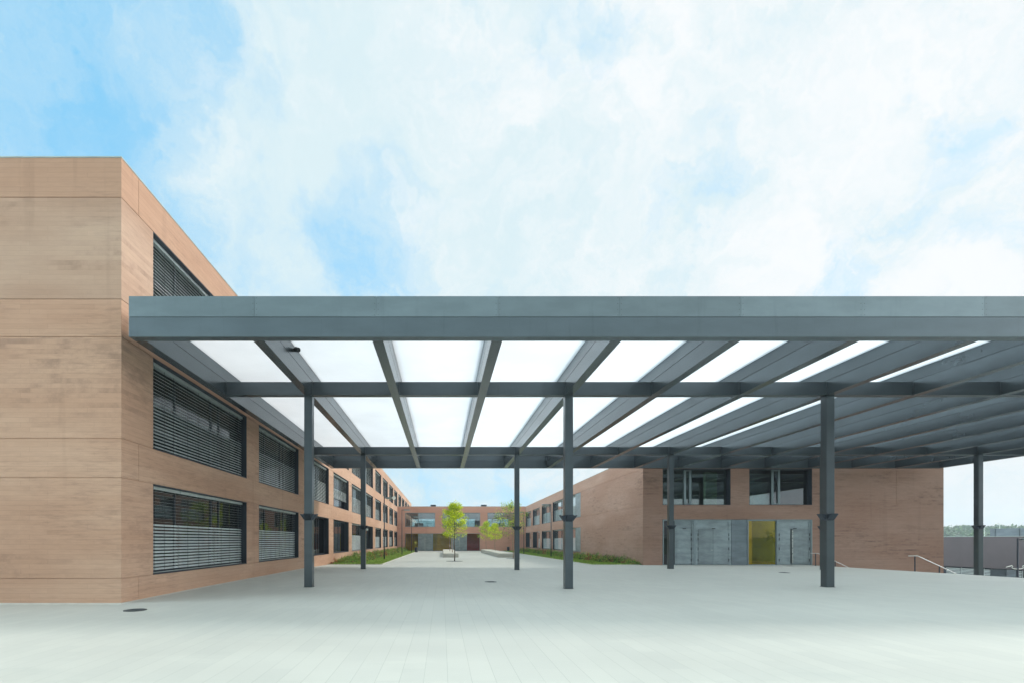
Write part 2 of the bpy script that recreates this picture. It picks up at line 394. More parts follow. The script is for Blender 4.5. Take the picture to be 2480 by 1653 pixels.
def paving():
    m, T, b = newmat('pale_paving')
    co = T.new('ShaderNodeTexCoord').outputs['Object']
    x, y, z = T.sep(co)
    bt = T.new('ShaderNodeTexBrick'); bt.offset = 0.43; bt.offset_frequency = 2; bt.squash = 1.0
    T.put(bt.inputs['Vector'], T.comb(y, T.math('SUBTRACT', x, 0.063-2.76), 0.0))
    bt.inputs['Scale'].default_value = 1.0; bt.inputs['Brick Width'].default_value = 0.92
    bt.inputs['Row Height'].default_value = 0.276; bt.inputs['Mortar Size'].default_value = 0.0015
    bt.inputs['Color1'].default_value = (0.505,0.528,0.488,1); bt.inputs['Color2'].default_value = (0.535,0.556,0.510,1)
    bt.inputs['Mortar'].default_value = (0.46,0.49,0.45,1)
    # long joints between the rows of slabs
    fr = T.math('FRACT', T.math('DIVIDE', T.math('SUBTRACT', x, 0.063-27.6), 0.276))
    e = T.math('MINIMUM', fr, T.math('SUBTRACT', 1.0, fr))
    jn = T.noise(T.comb(T.math('MULTIPLY', x, 3.6), T.math('MULTIPLY', y, 0.35), 2.0), 1.0, 3, 0.5)
    jl = T.math('MULTIPLY', T.smooth(e, 0.004, 0.014, 1.0, 0.0), T.smooth(jn, 0.30, 0.60, 0.35, 1.0))
    col = T.mix(T.math('MULTIPLY', jl, 0.42), bt.outputs['Color'], (0.16,0.20,0.17))
    big = T.noise(T.comb(T.math('MULTIPLY', x, 0.14), T.math('MULTIPLY', y, 0.30), 0.0), 1.0, 5, 0.6)
    f = T.smooth(big, 0.3, 0.7, 0.95, 1.05)
    col = T.mix(1.0, col, T.comb(f, f, f), 'MULTIPLY')
    # scuffed streaks, pale and yellowish
    sn = T.noise(T.comb(T.math('MULTIPLY', x, 0.5), T.math('MULTIPLY', y, 1.6), 5.0), 1.0, 6, 0.65)
    col = T.mix(T.smooth(sn, 0.58, 0.72, 0.0, 0.35), col, (0.60,0.62,0.56))
    dn = T.noise(T.comb(T.math('MULTIPLY', x, 0.35), T.math('MULTIPLY', y, 0.9), 15.0), 1.0, 5, 0.6)
    col = T.mix(T.smooth(dn, 0.58, 0.75, 0.0, 0.22), col, (0.33,0.38,0.36))
    T.l.new(col, b.inputs['Base Color'])
    T.put(b.inputs['Roughness'], T.smooth(big, 0.3, 0.7, 0.55, 0.72))
    b.inputs['Specular IOR Level'].default_value = 0.35
    bp = T.new('ShaderNodeBump'); bp.inputs['Strength'].default_value = 0.15; bp.inputs['Distance'].default_value = 0.004
    T.l.new(T.math('SUBTRACT', T.noise(co, 60, 3, 0.6), jl), bp.inputs['Height']); T.l.new(bp.outputs[0], b.inputs['Normal'])
    return m
M['paving'] = paving()
M['terrain'] = plain('meadow', (0.10,0.15,0.05), 0.95, 0, 0.25, 0.05)
M['asphalt'] = plain('grey_paving', (0.30,0.33,0.31), 0.8, 0, 0.12, 0.4)

# ------------------------------------------------------------------ ground
GX = [-200, -8.2, -4.6, 4.3, 13.2, 26.1]
GY = [-80, 12.4, 16.6, 28.2, 34.3, 88.5, 200]
GZ = [[0,0,0,0,0,-.02],[0,0,0,0,0,-.02],[.01,.01,.01,-.045,.01,-.05],[-.04,-.04,-.045,-.10,-.03,-.11],
      [-.12,-.12,-.12,-.13,-.14,-.14],[-.29]*6,[-.5]*6]
def ground(x, y):
    x = max(GX[0], min(GX[-1]-1e-6, x)); y = max(GY[0], min(GY[-1]-1e-6, y))
    i = max(k for k in range(len(GX)-1) if GX[k] <= x); j = max(k for k in range(len(GY)-1) if GY[k] <= y)
    a = (x-GX[i])/(GX[i+1]-GX[i]); b_ = (y-GY[j])/(GY[j+1]-GY[j])
    a = a*a*(3-2*a); b2 = b_
    return (GZ[j][i]*(1-a)+GZ[j][i+1]*a)*(1-b2) + (GZ[j+1][i]*(1-a)+GZ[j+1][i+1]*a)*b2
LOW = -4.2

def grid(xs, ys, zf):
    mb = MB(); nx = len(xs)
    mb.v = [(x, y, zf(x, y)) for y in ys for x in xs]
    for j in range(len(ys)-1):
        for i in range(nx-1):
            mb.f.append([j*nx+i, j*nx+i+1, (j+1)*nx+i+1, (j+1)*nx+i]); mb.m.append(0)
    return mb
def lin(a, b, n): return [a+(b-a)*k/n for k in range(n+1)]
EDGE = 26.1
xs = [-200, -100, -40, -20, -12] + lin(-8.2, EDGE, 46); ys = [-80, -30, 0, 6] + lin(10, 90, 60) + [110, 150, 200]
pl = grid(xs, ys, ground)
# outer face of the raised plaza
n0 = len(ys)
for j in range(n0-1):
    y0, y1 = ys[j], ys[j+1]
    pl.quad((EDGE,y0,LOW-.05),(EDGE,y1,LOW-.05),(EDGE,y1,ground(EDGE,y1)),(EDGE,y0,ground(EDGE,y0)))
obj('plaza', pl, M['paving'], kind='structure')
mb = MB(); W0 = .16
for i in range(22):
    a, b = 12.37+1.0*i, 12.37+1.0*(i+1)
    mb.quad((-8.21,a,ground(-8.21,a)+.006),(-8.21+W0,a,ground(-8.0,a)+.006),(-8.21+W0,b,ground(-8.0,b)+.006),(-8.21,b,ground(-8.21,b)+.006))
for i in range(20):
    a, b = -8.21+W0-1.2*i, -8.21+W0-1.2*(i+1)
    mb.quad((b,12.02,.006),(a,12.02,.006),(a,12.369,.006),(b,12.369,.006))
obj('wall_foot_strip', mb, plain('pale_strip', (0.62,0.65,0.60), 0.8, 0, 0.10, 4), kind='structure')
g = MB(); g.quad((-540,-540,LOW),(540,-540,LOW),(540,540,LOW),(-540,540,LOW))
obj('ground', g, M['terrain'], kind='structure')
g = MB(); g.quad((EDGE,-60,LOW+.02),(59.9,-60,LOW+.02),(59.9,120,LOW+.02),(EDGE,120,LOW+.02))
obj('lower_terrace', g, M['asphalt'], kind='structure')
# flight of steps going down to the lower terrace
st = MB(); n_st = 26; run = 8.9/n_st; rise = 4.05/n_st
for k in range(n_st):
    x0 = EDGE+.005+k*run; zt = -0.14-(k+1)*rise
    st.box(x0, x0+run-0.002, 26.9, 33.2, LOW+.03, zt+.01)
obj('steps', st, M['bench'], kind='structure')

# ------------------------------------------------------------------ walls with openings
def relief(mb, F, sb, zb, fn, hole=0.42):
    sb = sorted(set(round(v, 4) for v in sb)); zb = sorted(set(round(v, 4) for v in zb))
    D = [[fn((sb[i]+sb[i+1])/2, (zb[j]+zb[j+1])/2) for i in range(len(sb)-1)] for j in range(len(zb)-1)]
    def dep(v): return hole if v is None else v
    flip = F.u.cross(Vector((0,0,1))).dot(F.n) < 0
    def q(a, b, c, d): 
        mb.quad(*((a,b,c,d) if not flip else (d,c,b,a)))
    for j in range(len(zb)-1):
        for i in range(len(sb)-1):
            v = D[j][i]
            if v is not None:
                q(F.P(sb[i],v,zb[j]), F.P(sb[i+1],v,zb[j]), F.P(sb[i+1],v,zb[j+1]), F.P(sb[i],v,zb[j+1]))
            if i+1 < len(sb)-1 and D[j][i+1] != v:
                a, b = dep(v), dep(D[j][i+1])
                q(F.P(sb[i+1],a,zb[j]), F.P(sb[i+1],b,zb[j]), F.P(sb[i+1],b,zb[j+1]), F.P(sb[i+1],a,zb[j+1]))
            if j+1 < len(zb)-1 and D[j+1][i] != v:
                a, b = dep(v), dep(D[j+1][i])
                q(F.P(sb[i],a,zb[j+1]), F.P(sb[i+1],a,zb[j+1]), F.P(sb[i+1],b,zb[j+1]), F.P(sb[i],b,zb[j+1]))
GW = 0.016
def facade(mb, F, s0, s1, z0, z1, holes, hj=(), vj=(), hole=0.42):
    """holes: (s0,s1,z0,z1); hj: z of full-length joints; vj: (s, z0, z1) upright joints"""
    sb = [s0, s1]; zb = [z0, z1]
    for a, b, c_, d in holes: sb += [a, b]; zb += [c_, d]
    for z in hj: zb += [z-GW/2, z+GW/2]
    for s, a, b in vj: sb += [s-GW/2, s+GW/2]; zb += [a, b]
    zb = [z for z in zb if z0 <= z <= z1]; sb = [s for s in sb if s0 <= s <= s1]
    def fn(s, z):
        for a, b, c_, d in holes:
            if a < s < b and c_ < z < d: return None
        for zz in hj:
            if abs(z-zz) < GW/2: return 0.02
        for ss, a, b in vj:
            if abs(s-ss) < GW/2 and a < z < b: return 0.02
        return 0.0
    relief(mb, F, sb, zb, fn, hole)

# ------------------------------------------------------------------ windows
def window(parent, F, s0, s1, z0, z1, mull=(0.26,0.63,0.725), blinds=(0,0.26,0.63,1), split=0.42, show=None, lift=0.0,
           frame='frame_dark', glassm='glass', depth=0.40, pd=0.36, slat=True, mw=0.06, label=None, framemw=0.05, pitch=0.099, flip=False):
    if flip:
        mull = tuple(1-m for m in mull); blinds = tuple(1-b for b in reversed(blinds))
    mb = MB(); t = 0.025; e = 0.004
    F.box(mb, s0, s0+t, e, depth, z0, z1); F.box(mb, s1-t, s1, e, depth, z0, z1)
    F.box(mb, s0+t, s1-t, e, depth, z1-t, z1); F.box(mb, s0+t, s1-t, -0.015, depth, z0, z0+t)
    a0, a1, b0, b1 = s0+t, s1-t, z0+t, z1-t
    w = framemw
    F.box(mb, a0, a0+w, pd-.03, pd+.03, b0, b1); F.box(mb, a1-w, a1, pd-.03, pd+.03, b0, b1)
    F.box(mb, a0+w, a1-w, pd-.03, pd+.03, b0, b0+w); F.box(mb, a0+w, a1-w, pd-.03, pd+.03, b1-w, b1)
    for m in mull:
        sm = a0+(a1-a0)*m
        F.box(mb, sm-mw/2, sm+mw/2, pd-.035, pd+.035, b0+w, b1-w)
    fr = obj('window', mb, M[frame], parent, label)
    pm = MB()
    F.box(pm, a0+w*.5, a1-w*.5, pd-.004, pd+.004, b0+w*.5, b1-w*.5)
    obj('pane', pm, M[glassm], fr)
    if slat:
        bl = list(blinds)
        for k in range(len(bl)-1):
            if show is not None and not show[k]: continue
            c0 = a0+(a1-a0)*bl[k]+.012; c1 = a0+(a1-a0)*bl[k+1]-.012
            sm = MB(); top = b1-.09; bot = b0+.03+lift*(b1-b0)
            F.box(sm, c0, c1, .16, .28, b1-.09, b1-.002)
            n = int((top-bot)/pitch); zc = top
            zs = b1-(b1-b0)*split
            for i in range(n):
                zc = top-(i+.5)*pitch
                ang = R(4) if zc > zs else R(47)
                hw = .017 if zc > zs else .038; dc = .225
                du, dz = math.cos(ang)*hw, math.sin(ang)*hw
                th = .0016; nx_, nz_ = -math.sin(ang)*th, math.cos(ang)*th
                # outer edge low, inner edge high
                pr = [(dc-du+nx_, zc-dz+nz_), (dc+du+nx_, zc+dz+nz_), (dc+du-nx_, zc+dz-nz_), (dc-du-nx_, zc-dz-nz_)]
                vs = [F.P(c0, p[0], p[1]) for p in pr]+[F.P(c1, p[0], p[1]) for p in pr]
                sm.add(vs, [(0,1,5,4),(1,2,6,5),(2,3,7,6),(3,0,4,7),(0,3,2,1),(4,5,6,7)])
            F.box(sm, c0, c1, .20, .25, zc-pitch*.9-.02, zc-pitch*.9)
            for q_ in (.2, .5, .8):
                cs = c0+(c1-c0)*q_
                F.box(sm, cs-.003, cs+.003, .178, .184, zc-pitch*.9, b1-.09, 1)
            obj('blind', sm, [M['slat'], M['cable']], fr)
    return fr

# ------------------------------------------------------------------ left building
LX = -8.21; LY0 = 12.37; LY1 = 128.7; TOP = 11.37
lb = thing('school_wing', (LX, LY0, 0), 'three-storey brown board-marked concrete wing with long rows of blinds, left of the canopy', 'building')
FL = Frame((LX, 0, 0), (0,1,0), (1,0,0))
wins = [(13.73,20.31),(21.65,27.65),(29.05,35.0),(36.5,42.45),(43.9,49.9),(51.5,57.3),(59.3,64.9),(66.95,72.8),(74.9,80.6),
        (82.7,88.1),(90.6,96.2),(98.4,104.2),(106.2,112.0),(114.0,119.8)]
levels = [(.634,3.21),(4.21,6.80),(7.76,10.36)]
holes = []
for i, (a, b) in enumerate(wins):
    for j, (c0, c1) in enumerate(levels):
        if a > 88.5 and j < 2: continue
        holes.append((a, b, c0, c1))
bands = [(-.6,.634),(3.21,4.21),(6.80,7.76),(10.36,TOP)]
vj = []
for i in range(len(wins)):
    s = 13.08 if i == 0 else (wins[i-1][1]+wins[i][0])/2
    for a, b in bands: vj.append((s, a, b))
hj = [.634, 3.21, 4.21, 6.80, 7.76, 10.36]
mb = MB()
facade(mb, FL, LY0, LY1, -.6, TOP, holes, hj, vj)
FF = Frame((LX, LY0, 0), (-1,0,0), (0,-1,0))
facade(mb, FF, 0, 22, -.6, TOP, [], hj)
mb.quad((LX-22,LY0,-.6),(LX-22,LY1,-.6),(LX-22,LY1,TOP),(LX-22,LY0,TOP))
mb.quad((LX-22,LY1,-.6),(LX,LY1,-.6),(LX,LY1,TOP),(LX-22,LY1,TOP))
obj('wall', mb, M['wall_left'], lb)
mb = MB(); mb.box(LX-21.9, LX-.3, LY0+.3, LY1-.1, TOP-.35, TOP-.15)
obj('roof', mb, M['bench'], lb)
mb = MB()
for a in ((LX-.32, LX+.012, LY0-.012, LY1), (LX-22, LX-.322, LY0-.012, LY0+.32)):
    mb.box(a[0], a[1], a[2], a[3], TOP+.002, TOP+.035)
obj('roof_edge', mb, M['coping'], lb)
mb = MB()
mb.box(LX-5.2, LX-5.0, LY0+.4, LY1-.2, -.3, TOP-.36)
for y in (20.9, 35.7, 50.7, 66.0, 81.7, 97.2, 112.9): mb.box(LX-5.0, LX-.42, y, y+.2, -.3, TOP-.37)
obj('inner_wall', mb, M['inner'], lb)
mb = MB()
for z in (-.02, 3.52, 7.08): mb.box(LX-4.99, LX-.40, LY0+.41, LY1-.21, z, z+.25)
obj('floor_slab', mb, M['inner_dark'], lb)
for i, (a, b) in enumerate(wins):
    for j, (c0, c1) in enumerate(levels):
        if a > 88.5 and j < 2: continue
        kw = dict(); lab = None
        if j == 0 and i == 2: kw = dict(show=(1,0,0), blinds=(0,0.42,0.7,1)); lab = 'window with its blind down on one side only'
        elif j == 0 and i == 3: kw = dict(slat=False, mull=(0.08,0.3,0.55)); lab = 'window without a blind'
        elif j == 0 and i == 5: kw = dict(show=(0,0,0)); lab = 'window without a blind'
        elif j == 1 and i == 3: kw = dict(lift=0.26); lab = 'window with its blind raised above the sill'
        elif j == 1 and i > 4: kw = dict(split=0.45)
        if i > 6: kw.setdefault('pitch', 0.115)
        window(lb, FL, a, b, c0, c1, label=lab, flip=(i % 3 == 1 and i > 1), **kw)

# ------------------------------------------------------------------ end building (closes the courtyard)
EY = 88.5; ET = 7.83
eb = thing('courtyard_building', (3.5, EY, -.29), 'low two-storey brown concrete building closing the courtyard, behind the yellow-green trees', 'building')
FE = Frame((0, EY, 0), (1,0,0), (0,-1,0))
eups = [(-6.78,-1.31),(.08,6.93),(8.31,13.6)]
ez = [(4.1,6.69)]
eholes = [(a, b, 4.1, 6.69) for a, b in eups] + [(-6.78,8.70-.0,-.5,2.92)]
# lower opening from the yellow pane to the red pane
elow0, elow1 = -6.80, 6.88
eholes = [(a, b, 4.1, 6.69) for a, b in eups] + [(elow0, elow1, -.5, 2.90)]
mb = MB()
EX0, EX1 = LX+.004, 15.24
facade(mb, FE, EX0, EX1, -.6, ET, eholes, [2.93, 4.10, 6.69], [(7.6,2.9,4.1),(7.6,6.69,ET),(-.6,6.69,ET),(-.6,2.9,4.1)])
FEb = Frame((0, EY+9, 0), (1,0,0), (0,1,0))
bh = [(-6.5,-1.2,4.4,6.0),(.3,6.6,4.4,6.0),(8.4,13.4,4.4,6.0)]
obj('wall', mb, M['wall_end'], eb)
mb = MB(); facade(mb, FEb, EX0, EX1, -.6, ET, bh, [], []); obj('rear_wall', mb, M['wall_end'], eb)
mb = MB(); mb.box(EX0+.05, EX1-.05, EY+.4, EY+8.6, ET-.8, ET-.2); obj('roof', mb, M['bench'], eb)
mb = MB(); mb.box(EX0+.02, EX1-.02, EY-.012, EY+.35, ET+.002, ET+.035); obj('roof_edge', mb, M['coping'], eb)
mb = MB(); mb.box(EX0+.05, EX1-.05, EY+.42, EY+8.58, 3.0, 3.9)
mb.box(EX0+.05, EX1-.05, EY+.42, EY+8.58, -.7, -.3); obj('floor_slab', mb, M['inner_dark'], eb)
mb = MB(); mb.box(-1.25, -1.05, EY+.5, EY+8.5, 3.905, ET-.81); mb.box(7.5, 7.7, EY+.5, EY+8.5, 3.905, ET-.81)
for x in (-5.2, 2.2, 10.2): mb.box(x, x+1.6, EY+3, EY+3.5, 3.905, 4.9)
obj('inner_wall', mb, M['inner'], eb)
for cx in (-1.66, 7.75):
    mb = MB(); mb.box(cx-.47, cx+.47, EY+1.2, EY+2.2, ET-.195, ET+.28); mb.box(cx-.55, cx+.5, EY+1.1, EY+2.3, ET+.282, ET+.42)
    obj('roof_vent', mb, M['frame_dark'], eb, bevel=.03)
for k, (a, b) in enumerate(eups):
    ml = ((.44,.53),(.60,.69),(.45,.54))[k]
    window(eb, FE, a, b, 4.1, 6.69, mull=ml, slat=False, frame='frame_light', glassm='glass_clear', depth=.30, pd=.12, mw=.10)
    a2, b2, c2, d2 = bh[k]
    window(eb, FEb, a2, b2, c2, d2, mull=(.33,.66), slat=False, frame='frame_light', glassm='glass_clear', depth=.30, pd=.12, mw=.08)
# ground-floor: yellow pane, door, yellow pane, door, red pane
def glazed(parent, F, a, b, z0, z1, gm, lab=None, fr='frame_light', w=.05, d=.10):
    mb = MB()
    F.box(mb, a, a+w, d-.05, d+.05, z0, z1); F.box(mb, b-w, b, d-.05, d+.05, z0, z1)
    F.box(mb, a+w, b-w, d-.05, d+.05, z0, z0+w); F.box(mb, a+w, b-w, d-.05, d+.05, z1-w, z1)
    f = obj('window', mb, M[fr], parent, lab)
    pm = MB(); F.box(pm, a+w*.6, b-w*.6, d-.005, d+.005, z0+w*.6, z1-w*.6); obj('pane', pm, M[gm], f, lab)
    return f
def door(parent, F, a, b, z0, z1, zt, leaves, hinge=(), mat='zinc', w=.10, d=.10, gap=None, closer=None, handle=None, pull=None):
    """steel door: frame, transom panel, leaves [(s0,s1)]"""
    mb = MB()
    F.box(mb, a, a+w, d-.05, d+.06, z0, z1); F.box(mb, b-w, b, d-.05, d+.06, z0, z1)
    F.box(mb, a+w, b-w, d-.05, d+.06, z1-w*.8, z1); F.box(mb, a+w, b-w, d-.045, d+.06, zt-.04, zt+.05)
    F.box(mb, a+w, b-w, d-.01, d+.02, zt+.05, z1-w*.8)
    dr = obj('door', mb, M[mat], parent)
    for (l0, l1) in leaves:
        lm = MB(); F.box(lm, l0, l1, d-.035, d+.015, z0+.03, zt-.045); F.box(lm, l0+.04, l1-.04, d-.041, d-.0355, z0+.08, zt-.1)
        obj('door_leaf', lm, M[mat], dr)
    for hs in hinge:
        hm = MB()
        for hz in (.25, 1.05, 1.75, 2.05): F.box(hm, hs-.018, hs+.018, d-.075, d-.0415, z0+hz, z0+hz+.20)
        obj('hinge', hm, M['black'], dr)
    if closer is not None:
        cm = MB(); F.box(cm, closer-.11, closer+.11, d-.10, d-.05, zt-.055, zt+.0); obj('door_closer', cm, M['black'], dr)
    if handle is not None:
        cm = MB(); F.box(cm, handle-.07, handle+.05, d-.10, d-.085, z0+1.05, z0+1.075); F.box(cm, handle+.03, handle+.05, d-.085, d-.0415, z0+1.05, z0+1.075)
        obj('handle', cm, M['inox'], dr)
    if pull is not None:
        cm = MB(); F.box(cm, pull-.02, pull+.02, d-.12, d-.08, z0+.15, zt-.15)
        F.box(cm, pull-.012, pull+.012, d-.08, d-.0415, z0+.5, z0+.53); F.box(cm, pull-.012, pull+.012, d-.08, d-.0415, zt-.5, zt-.47)
        obj('pull_bar', cm, M['inox'], dr)
    return dr
def exs(cx): return EY*((940+cx/4.356)-1071)/1171
cuts = [exs(v) for v in (180, 318, 470, 668, 828, 967)]
cuts[0] = elow0+.003; cuts[5] = elow1-.003
glazed(eb, FE, cuts[0], cuts[1]-.002, -.285, 2.895, 'glass_yellow', 'yellow-tinted pane')
door(eb, FE, cuts[1], cuts[2]-.002, -.285, 2.895, 2.35, [(cuts[1]+.1, (cuts[1]+cuts[2])/2-.004), ((cuts[1]+cuts[2])/2+.004, cuts[2]-.102)], pull=(cuts[1]+cuts[2])/2-.12)
glazed(eb, FE, cuts[2], cuts[3]-.002, -.285, 2.895, 'glass_yellow', 'yellow-tinted pane')
door(eb, FE, cuts[3], cuts[4]-.002, -.285, 2.895, 2.35, [(cuts[3]+.1, (cuts[3]+cuts[4])/2-.004), ((cuts[3]+cuts[4])/2+.004, cuts[4]-.102)], pull=(cuts[3]+cuts[4])/2+.12)
mb = MB(); nx = exs(288); FE.box(mb, nx-.22, nx+.22, .05, .08, 1.05, 1.42); FE.box(mb, nx-.03, nx+.03, .05, .07, -.28, 1.05)
obj('notice_board', mb, plain('yellow_board', (0.62,0.60,0.05), 0.5, 0, 0.05, 2), eb)
glazed(eb, FE, cuts[4], cuts[5], -.285, 2.895, 'glass_red', 'dark red-tinted pane')
mb = MB(); mb.box(EX0+.05, EX1-.05, EY+3, EY+3.2, -.29, 2.99)
mb.box(exs(520), exs(545), EY+1.0, EY+1.4, -.29, 2.99)
obj('lobby_wall', mb, M['inner_pale'], eb)

# ------------------------------------------------------------------ right building
RY = 34.3; RX1 = 35.56; RT = 7.80; RXo, RK = 13.61, .0186
def rx(y): return RXo+RK*y
RX0 = rx(RY); RYE = 101.0
rb = thing('entrance_building', (RX0, RY, -.14), 'two-storey brown concrete building with steel entrance doors, behind the right half of the canopy', 'building')
FR = Frame((0, RY, 0), (1,0,0), (0,-1,0))
def ex(cx): return (1600+cx/6.192-1071)/1171*RY
def fx(cx): return (1500+cx/4.278-1071)/1171*RY
rw = [(fx(448), fx(1152), 4.13, 6.70), (fx(1345), fx(1997), 4.13, 6.70)]
ent = (fx(446), fx(1997), -.5, 3.10)
mb = MB()
facade(mb, FR, RX0, RX1, LOW-.2, RT, rw+[ent], [4.12, 6.70, 3.11], [(32.2,4.13,6.7)], hole=.46)
FS = Frame((rx(RY), RY, 0), (RK,1,0), (-1,RK,0))
def sy(src): return 15937/(src-1071-21.8) - RY       # source x on the side wall -> s
LEN = RYE-RY
sw = [(sy(1286), min(sy(1273.2), 54.0)), (sy(1306.7), sy(1290.2)), (sy(1333), sy(1312)), (sy(1363), sy(1338.4)), (sy(1406), sy(1370))]
sh = []
for a, b in sw: sh += [(a, b, .40, 3.01), (a, b, 4.10, 6.70)]
sv = []
for s in [sy(1336), sy(1309), sy(1288), sy(1366), sy(1472)]:
    sv += [(s, 3.01, 4.10), (s, 6.70, RT)]
sv += [(sy(1472), -.5, RT), (sy(1409), -.5, 3.0)]
facade(mb, FS, 0, LEN, LOW-.2, RT, sh, [4.10, 6.70], sv, hole=.42)
mb.quad((RX1,RY,LOW-.2),(RX1,RYE,LOW-.2),(RX1,RYE,RT),(RX1,RY,RT)); mb.quad((RX1,RYE,LOW-.2),(rx(RYE),RYE,LOW-.2),(rx(RYE),RYE,RT),(RX1,RYE,RT))
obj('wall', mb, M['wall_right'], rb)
mb = MB(); mb.box(17.0, RX1-.05, RY+.5, RYE-.1, RT-.6, RT-.2); obj('roof', mb, M['bench'], rb)
mb = MB(); FS.box(mb, 0, LEN, -.012, .35, RT+.002, RT+.035); FR.box(mb, RX0+.37, RX1, -.012, .35, RT+.002, RT+.035); obj('roof_edge', mb, M['coping'], rb)
mb = MB(); mb.box(RX0+.6, RX1-.05, RY+.52, RY+9, 3.25, 3.95); mb.box(RX0+.6, RX1-.05, RY+.52, RY+9, -.6, -.15)
FS.box(mb, 9.2, LEN-.2, .45, 5.4, 3.3, 3.9); FS.box(mb, 9.2, LEN-.2, .45, 5.4, -.4, -.05)
obj('floor_slab', mb, M['inner_dark'], rb)
mb = MB(); mb.box(RX0+.6, RX1-.06, RY+8.8, RY+8.99, -.14, RT-.61); FS.box(mb, 9.3, LEN-.3, 5.41, 5.6, -.1, RT-.05)
mb.box(RX0+.6, RX0+.8, RY+.55, RY+8.7, -.14, RT-.61)
mb.box(27.6, 27.8, RY+.55, RY+8.7, -.14, RT-.61)
obj('inner_wall', mb, M['inner'], rb)
mb = MB(); mb.box(fx(965), fx(1085), RY+.9, RY+1.2, 3.96, 6.6); obj('inner_panel', mb, M['green_panel'], rb)
mb = MB(); mb.box(ex(1330), ex(1440), RY+.55, RY+.85, -.14, 3.2); mb.box(ex(1330), ex(1900), RY+4.2, RY+4.4, -.14, 3.2); obj('inner_pillar', mb, M['inner_pale'], rb)
# upper windows: narrow light vent frames
for (a, b, c0, c1), (v0, v1) in zip(rw, ((690,768),(1605,1695))):
    w_ = window(rb, FR, a, b, c0, c1, mull=(), slat=False, glassm='glass_dark', depth=.44, pd=.40, framemw=.03)
    vm = MB(); s0, s1 = fx(v0), fx(v1)
    FR.box(vm, s0, s0+.15, .30, .355, c0+.06, c1-.05); FR.box(vm, s1-.15, s1, .30, .355, c0+.06, c1-.05)
    FR.box(vm, s0+.15, s1-.15, .30, .355, c0+.06, c0+.14); FR.box(vm, s0+.15, s1-.15, .30, .355, c1-.13, c1-.05)
    obj('vent_frame', vm, M['frame_light'], w_)
# entrance
def ex(cx): return (1600+cx/6.192-1071)/1171*RY
Z0, Z1, ZT = -.135, 3.095, 2.48
mb = MB()
FR.box(mb, ex(33), ex(46), -.01, .20, Z0, Z1); FR.box(mb, ex(46)+.001, ex(1062), -.008, .20, Z1-.055, Z1); FR.box(mb, ex(1325), ex(2258), -.008, .20, Z1-.055, Z1)
FR.box(mb, ex(2259), ex(2272), -.01, .20, Z0, Z1)
FR.box(mb, ex(500), ex(527), .02, .14, Z0, Z1-.056)
obj('entrance_frame', mb, M['frame_light'], rb)
Z1i = Z1-.057
glazed(rb, FR, ex(46)+.002, ex(222), Z0, Z1i, 'glass_purple', 'dark purple-tinted pane', w=.03)
door(rb, FR, ex(223), ex(500)-.002, Z0, Z1i, ZT, [(ex(255), ex(462))], hinge=(ex(462),), closer=ex(357), handle=ex(275), w=.14)
door(rb, FR, ex(527)+.002, ex(1061), Z0, Z1i, ZT, [(ex(570), ex(798)), (ex(799)+.004, ex(1027))], hinge=(ex(564), ex(1027)), closer=ex(797), handle=ex(770), w=.17)
mb = MB(); FR.box(mb, ex(1066), ex(1303), .04, .09, Z0, Z1); obj('wall_panel', mb, M['zinc_dark'], rb)
mb = MB(); FR.box(mb, ex(1305), ex(1316), .0, .12, Z0, Z1); FR.box(mb, ex(1744), ex(1756), .0, .12, Z0, Z1i); obj('post', mb, M['frame_light'], rb)
glazed(rb, FR, ex(1317), ex(1743), Z0, Z1i, 'glass_yellow', 'bright yellow-tinted pane', w=.04)
door(rb, FR, ex(1757), ex(2258), Z0, Z1i, ZT, [(ex(1790), ex(1955)), (ex(1972), ex(2232))], hinge=(ex(1783), ex(2238)), closer=ex(2015), pull=ex(1976), w=.14)
# side windows
for k, (a, b) in enumerate(sw):
    for c0, c1, up in ((.40,3.01,0), (4.10,6.70,1)):
        if k == 4:
            w_ = window(rb, FS, a, b, c0, c1, mull=(.45,), blinds=(.42,.7,1), label='window with a steel shutter panel', pitch=.1)
            pm = MB(); FS.box(pm, a+.03, a+2.2, .02, .08, c0+.03, c1-.03); obj('shutter', pm, M['zinc'], w_)
        else:
            window(rb, FS, a, b, c0, c1, flip=True, pitch=.11, split=.42, show=(1,0,0) if (k < 2 and not up) else None)

# ------------------------------------------------------------------ canopy
CZ0, CZS, CZ1 = 6.56, 7.04, 7.545           # beam soffit, split, top
BW = .27
bx = [-4.575+2.967*k for k in range(-1, 14)]
bx[0] = -7.515; bx[-1] = 34.05
Y0, Y1, Y2, Y3 = 11.80, 16.62, 28.05, 33.25
cp = thing('canopy', (13.2, 22.4, 0), 'huge dark grey steel canopy with frosted glass roof on tall square columns, spanning the plaza', 'canopy')
G = .012
XL, XR = bx[0]-BW/2, bx[-1]+BW/2
